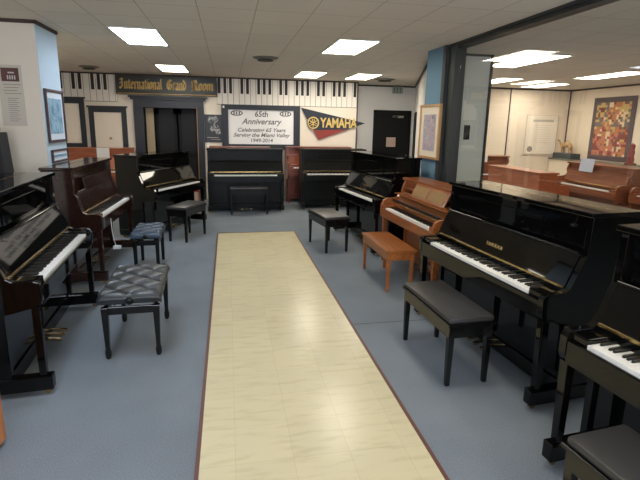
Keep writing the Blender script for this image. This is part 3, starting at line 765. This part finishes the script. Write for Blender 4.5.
# tall tapered black loudspeaker before the column
ls = thing('loudspeaker', 'tall black tapered cabinet with small knob on top at left edge before the column', 'speaker', (-2.36, 5.25, 0))
v = MB(); v.taper(0, 0, 0, 1.62, .46, .31, .30, .2, .01).build('cabinet', 'speaker_black', ls)
MB().lathe([(.02, 1.62), (.03, 1.635), (.035, 1.66), (.022, 1.69), (.01, 1.70)], (.10, 0, 0)).build('top_knob', 'speaker_black', ls, True)
v = MB(); v.prism([(-.17, .2), (.17, .2), (.125, 1.5), (-.125, 1.5)], -.162, -.15, 'y').build('grille', 'speaker_black', ls, M=Matrix.Rotation(.0, 4, 'X'))

# ------------------------------------------------------------------ pianos
TH1 = R(-85.5)
# right row
piano('upright_piano', 'large glossy black upright with gold fallboard lettering, behind the padded black bench at right', back_from_keys(1.80, 3.12, TH1), TH1, h=1.265, w=1.59, kw=.0243, single=True, logo='YAMAHA')
TH0 = R(-85)
piano('upright_piano', 'glossy black upright cut by the right edge, nearest to the viewer', back_from_keys(1.715, 1.15, TH0), TH0, h=1.29, single=True)
TH4 = R(-83)
piano('upright_piano', 'black upright behind the oak piano, angled, with gold lettered fallboard', back_from_keys(1.84, 6.70, TH4), TH4, h=1.335, w=1.60, kw=.0253, logo='YAMAHA')
# oak console
TH3 = R(-88)
ok = piano('console_piano', 'low golden oak console piano with carved music desk between two black uprights', back_from_keys(1.98, 4.97, TH3, .565), TH3, h=1.10, w=1.50, mat='oak', du=.27, df=.59, kz=.725, style='oak', desk=False, low_fb=True)
dk = MB(); dk.prism([(-.375, .925), (-.30, 1.078), (-.288, 1.078), (-.363, .925)], -.30, .54, 'x', .004)
dko = dk.build('music_desk', 'oak', ok)
for xx in (-.26, .14):
    MB().prism([(-.3685, .944), (-.3145, 1.056), (-.308, 1.056), (-.362, .944)], xx, xx+.34, 'x').build('desk_grille', 'grille_tan', dko)
MB().box(-.32, .56, -.395, -.36, .912, .926, .004).build('desk_ledge', 'oak_light', dko)
MB().box(-.70, .70, -.42, -.26, .897, .911, .004).build('shelf_board', 'oak', ok)
MB().box(-.70, .70, -.445, -.436, .80, .83, .003).build('nameboard_strip', 'ebony', ok)
# left row
TL1 = R(94)
piano('upright_piano', 'glossy black upright nearest at left, beside the dark tufted bench', back_from_keys(-1.24, 3.80, TL1), TL1, h=1.29, w=1.58, kw=.0243, single=True)
TL2 = R(88.5)
mh = piano('console_piano', 'dark mahogany upright with its music desk open, beside the cream column', back_from_keys(-1.34, 5.95, TL2, .535), TL2, h=1.27, w=1.48, mat='mahogany', du=.30, df=.56, kz=.745, desk=False)
MB().prism([(-.335, 1.0), (-.31, 1.13), (-.30, 1.13), (-.325, 1.0)], -.45, .45, 'x', .004).build('music_desk', 'mahogany', mh)
TL3 = R(64)
piano('upright_piano', 'glossy black upright turned at an angle in front of the doorway', back_from_keys(-.77, 7.83, TL3), TL3, h=1.26, w=1.5)
# back row
piano('upright_piano', 'satin black upright standing square under the anniversary banner', (.34, 9.95, 0), 0, h=1.245, w=1.50, mat='satin_black', low_front=.50)
piano('upright_piano', 'black upright under the pennant with bright glare on its fallboard', (2.21, 10.12, 0), 0, h=1.245, w=1.40, mat='satin_black', low_front=.45)
piano('console_piano', 'reddish brown piano peeking out between the two black back-row uprights', (2.05, 10.93, 0), 0, h=1.25, w=1.5, mat='red_mahogany', du=.33, df=.58, kz=.80, style='oak', desk=False)
piano('console_piano', 'brown piano behind the satin black upright, only its top edge showing', (.25, 10.03, 0), PI, h=1.265, w=1.25, mat='walnut', du=.33, df=.58, style='oak', desk=False, key_n=44)
piano('spinet_piano', 'orange brown spinet piano by the far wall at left, with a white paper on it', (-2.68, 10.62, 0), 0, h=1.205, w=1.42, mat='orange_walnut', du=.33, df=.58, style='oak', desk=False, key_n=48)
o = MB().box(-2.62, -2.38, 10.228, 10.234, 1.0, 1.215).build('paper_sheet', 'white_paper'); tag(o, 'white paper sheet propped on the orange brown spinet at the far wall', 'paper')

# benches
bench('piano_bench', 'black bench with flat grey-black padded seat by the gold lettered right-hand piano', (1.575, 3.05, 0), R(-88), L=.79, W=.36, h=.49)
bench('piano_bench', 'black padded bench cut off at the bottom right corner', (1.555, 1.12, 0), R(-84), L=.78, W=.34, h=.49)
bench('piano_bench', 'small black bench on slim legs by the angled black piano left of the oak one', (1.40, 6.47, 0), R(-80), L=.74, W=.38, h=.50)
bench('piano_bench', 'plain golden oak bench with wooden seat before the oak piano', (1.775, 4.95, 0), R(-89), L=.90, W=.34, h=.48, mat='oak_light', pad=None, leg=.042)
bench('piano_bench', 'flat black bench standing square before the back-row piano under the banner', (.385, 9.17, 0), 0, L=.76, W=.30, h=.52, mat='satin_black')
bench('piano_bench', 'black bench before the angled piano near the doorway', (-.64, 7.28, 0), R(66), L=.66, W=.34, h=.52)
tufted_bench('artist_bench', 'dark tufted leather bench with side knobs and turned feet, nearest at left', (-.75, 3.80, 0), R(92), L=.78, W=.45, h=.53)
tufted_bench('artist_bench', 'smaller black tufted bench, bluish sheen put into its colour, by the mahogany piano', (-.98, 5.85, 0), R(91), L=.58, W=.34, h=.50, pad='vinyl_blue_sheen', nx=6, ny=3, turned=False, mat='bench_black')

# orange wooden cabinet at the left edge
cb = thing('wooden_cabinet', 'orange brown wooden cabinet end cut by the lower left edge', 'cabinet', (-1.53, 2.25, 0))
MB().box(.02, .29, -.35, .30, .03, .80, .004).build('carcass', 'orange_oak', cb)
MB().box(.0, .305, -.37, .315, .80, .825, .004).build('top', 'walnut', cb)
MB().box(.04, .27, -.33, .28, 0, .03).build('plinth', 'flat_black', cb)

# white cable with plug by the mahogany piano
b = MB(); pts = [(-1.30, 5.42, .69), (-1.295, 5.42, .55), (-1.285, 5.43, .44), (-1.27, 5.44, .37)]
cw = thing('headphone_cable', 'thin white cable with pale plug box hanging under the mahogany keyboard', 'cable', (0, 0, 0))
for p, q in zip(pts, pts[1:]): b.tube(p, q, .004, seg=8)
b.build('cord', 'cable_white', cw, True)
MB().box(-1.30, -1.22, 5.41, 5.47, .335, .37, .008).build('plug_box', 'cable_white', cw)

# red topped carton near the doorway
ct = thing('carton', 'white carton with a red top on the floor behind the angled piano', 'box', (-.72, 9.85, 0))
MB().box(-.1, .1, -.1, .1, 0, .36, .003).build('box_body', 'pinkish_paper', ct)
MB().box(-.105, .105, -.105, .105, .36, .45, .003).build('box_lid', 'red', ct)

# ------------------------------------------------------------------ the room beyond the glass
piano('console_piano', 'long brown piano with its flat back turned to the glass partition', (4.86, 7.35, 0), R(90), h=1.06, w=1.50, mat='orange_walnut', du=.33, df=.58, style='oak', desk=False)
sp = piano('spinet_piano', 'brown spinet facing the glass with a white sheet on its music desk', (6.85, 7.3, 0), R(-92), h=1.13, w=1.6, mat='walnut', du=.30, df=.58, kz=.74, style='oak', desk=False)
piano('spinet_piano', 'brown spinet facing the glass at the right edge beyond the partition', (6.90, 5.6, 0), R(-92), h=1.13, w=1.5, mat='walnut', du=.30, df=.58, kz=.74, style='oak', desk=False)
piano('spinet_piano', 'small brown spinet beside the pale panel beyond the glass', (5.75, 9.95, 0), 0, h=1.13, w=1.0, mat='walnut', du=.33, df=.55, style='oak', desk=False, key_n=32)
o = MB().box(-.004, 0, -.17, .17, 0, .24).build('sheet_music', 'blueish_paper'); tag(o, 'white music sheet propped on the spinet beyond the glass', 'sheet music')
o.location = (6.50, 7.55, .985); o.rotation_euler = (0, R(8), 0)
o = MB().box(5.50, 5.68, 9.555, 9.56, 1.0, 1.16).build('paper_sign', 'white_paper'); tag(o, 'small white card propped on the spinet beside the pale panel', 'paper')
o.location = (0, 0, .0)
# low counter along the wall
ct = thing('low_counter', 'long cream counter with grey top along the far right wall beyond the glass', 'counter', (8.6, 8.9, 0))
MB().box(-.20, .24, -3.2, 2.2, 0, .97).build('counter_body', 'warm_white_wall', ct)
MB().box(-.23, .245, -3.22, 2.22, .97, 1.0, .004).build('counter_top', 'vent_grey', ct)
# quilt hanging
q = thing('patchwork_quilt', 'colourful patchwork wall quilt of orange, red and grey blocks beyond the glass', 'quilt', (8.845, 9.64, 1.03))
b = MB(); b.box(-.02, 0, -.62, .62, 0, 1.47, .004); b.build('quilt_border', 'q_border', q)
pal = ['q_orange', 'q_red', 'q_yellow', 'q_grey', 'q_cream', 'q_brown', 'q_pink']
rows = ['YYGCOOYY', 'YBGOOYYY', 'YYGROOCY', 'GGYBOGGG', 'GGYOGGCG', 'OOROYOOO', 'OPOCOPRR', 'PRPCPRRR', 'RPOCORPR', 'RRPOPOCO', 'OPRPRPOO']
key = {'O': 'q_orange', 'R': 'q_red', 'Y': 'q_yellow', 'G': 'q_grey', 'C': 'q_cream', 'B': 'q_brown', 'P': 'q_pink'}
acc = {}
qr = random.Random(3)
for r_ in range(22):
    for c_ in range(16):
        ch = rows[r_//2][c_//2]
        if qr.random() < .38: ch = qr.choice('OPCBGRY')
        bb = acc.setdefault(ch, MB()); y = -.5+c_*.0625; z = 1.35-(r_+1)*.056
        bb.box(-.026, -.02, -(y+.0625), -y, z, z+.056)
for ch, bb in acc.items(): bb.build('quilt_patches', key[ch], q)
# camel figurine on a dark box
bx = MB().box(-.14, .14, -.34, .34, 0, .14, .01).build('display_box', 'box_slate'); tag(bx, 'dark slate box on the counter under the tan figurine', 'box'); bx.location = (8.62, 10.75, 1.0)
fg = thing('camel_figurine', 'tan carved camel figurine standing on the dark box beyond the glass', 'figurine', (8.62, 10.75, 1.14))
me = bpy.data.meshes.new('body')
vs = [((0, -.02, .22), .075), ((0, .10, .20), .06), ((0, .17, .18), .045), ((0, -.12, .20), .06), ((0, 0.02, .31), .035),
      ((0, .24, .20), .03), ((0, .30, .28), .024), ((0, .33, .33), .026), ((0, .39, .31), .018),
      ((.035, .14, .09), .02), ((.035, .14, 0.01), .017), ((-.035, .15, .09), .02), ((-.035, .15, 0.01), .017),
      ((.035, -.13, .09), .022), ((.035, -.12, 0.01), .017), ((-.035, -.13, .09), .022), ((-.035, -.12, 0.01), .017), ((0, -.19, .15), .01)]
ed = [(0, 1), (1, 2), (0, 3), (0, 4), (2, 5), (5, 6), (6, 7), (7, 8), (2, 9), (9, 10), (2, 11), (11, 12), (3, 13), (13, 14), (3, 15), (15, 16), (3, 17)]
me.from_pydata([v[0] for v in vs], ed, []); o = bpy.data.objects.new('body', me); C.objects.link(o); o.parent = fg
me.materials.append(MATS['camel_tan'])
sk = o.modifiers.new('s', 'SKIN'); o.modifiers.new('u', 'SUBSURF').levels = 1
for i, v in enumerate(vs): me.skin_vertices[0].data[i].radius = (v[1], v[1])
me.skin_vertices[0].data[0].use_root = True
# small red figurine near the right edge
st = thing('carved_statuette', 'small dark red carved statuette right of the patchwork quilt', 'figurine', (8.6, 8.72, 1.0))
MB().box(-.07, .07, -.09, .09, 0, .05, .006).build('base', 'q_brown', st)
MB().lathe([(.06, .05), (.07, .12), (.05, .2), (.065, .28), (.045, .34), (.055, .40), (.05, .44), (.02, .47)]).build('figure', 'q_red', st, True)
# whiteboard
wb = thing('whiteboard', 'white framed board with faint writing and round emblem on the wall beyond the glass', 'whiteboard', (8.1, 11.148, 1.58))
MB().box(-.45, .45, -.02, 0, -.48, .5, .004).build('board', 'door_cream', wb)
b = MB(); b.box(-.47, .47, -.03, 0, .5, .515); b.box(-.47, .47, -.03, 0, -.5, -.48); b.box(-.47, -.455, -.03, 0, -.48, .5); b.box(.455, .47, -.03, 0, -.48, .5); b.build('frame', 'mat_cream', wb)
b = MB()
for i in range(9): b.box(-.2+.02*(i % 3), .25-.04*(i % 2), -.023, -.02, .25-i*.055, .256-i*.055)
b.box(-.28, .32, -.023, -.02, .34, .40); b.build('writing', 'poster_paper', wb)
b = MB(); b.lathe([(.075, 0), (.075, .004)], seg=24); b.build('round_emblem', 'poster_ink', wb, True, M=Matrix.Translation((-.3, -.02, -.36)) @ Matrix.Rotation(PI/2, 4, 'X'))

# ------------------------------------------------------------------ camera (posed from the vanishing points; slight roll, small lens shift)
f = 465.0; CY = 225.0; k = .018
dy = Vector((-92.5, -(CY-123), f)).normalized()
dn = Vector((-k, 1, ((CY-123)-k*92.5)/f)); dn = (dn-dn.dot(dy)*dy).normalized()
dx = dn.cross(dy)
if dx.x < 0: dx = -dx
# rows: world axes expressed in image coords (x right, y down, z forward)
Rw = Matrix((dx, dy, -dn))
right = Rw @ Vector((1, 0, 0)); down = Rw @ Vector((0, 1, 0)); fwd = Rw @ Vector((0, 0, 1))
M3 = Matrix((right, -down, -fwd)).transposed()
cam_d = bpy.data.cameras.new('camera'); cam = bpy.data.objects.new('camera', cam_d); C.objects.link(cam)
cam.matrix_world = Matrix.Translation((0, 0, H)) @ M3.to_4x4()
cam_d.sensor_fit = 'HORIZONTAL'; cam_d.sensor_width = 36; cam_d.lens = f*36/640; cam_d.shift_y = -(240-CY)/640; cam_d.clip_start = .02
bpy.context.scene.camera = cam

for o in list(C.objects):
    if o.parent is None and o.get('category'):
        n = o.name.split('.')[0]
        g = {'ceiling_light': 'fluorescent ceiling lights', 'ceiling_vent': 'ceiling vents', 'piano_bench': 'flat piano benches', 'artist_bench': 'tufted benches',
             'upright_piano': 'tall black uprights', 'console_piano': 'wooden console pianos', 'spinet_piano': 'brown spinet pianos', 'keyboard_mural': 'painted keyboards on the far wall'}.get(n)
        if g: o['group'] = g
# ------------------------------------------------------------------ world and view
w = bpy.data.worlds.new('world'); bpy.context.scene.world = w; w.use_nodes = True
w.node_tree.nodes['Background'].inputs[0].default_value = (.5, .6, .75, 1); w.node_tree.nodes['Background'].inputs[1].default_value = .2
sc = bpy.context.scene
sc.view_settings.view_transform = 'Standard'; sc.view_settings.look = 'None'; sc.view_settings.gamma = 1; sc.view_settings.exposure = .8
sc.view_settings.use_curve_mapping = False
sc.cycles.max_bounces = 8; sc.cycles.transparent_max_bounces = 16
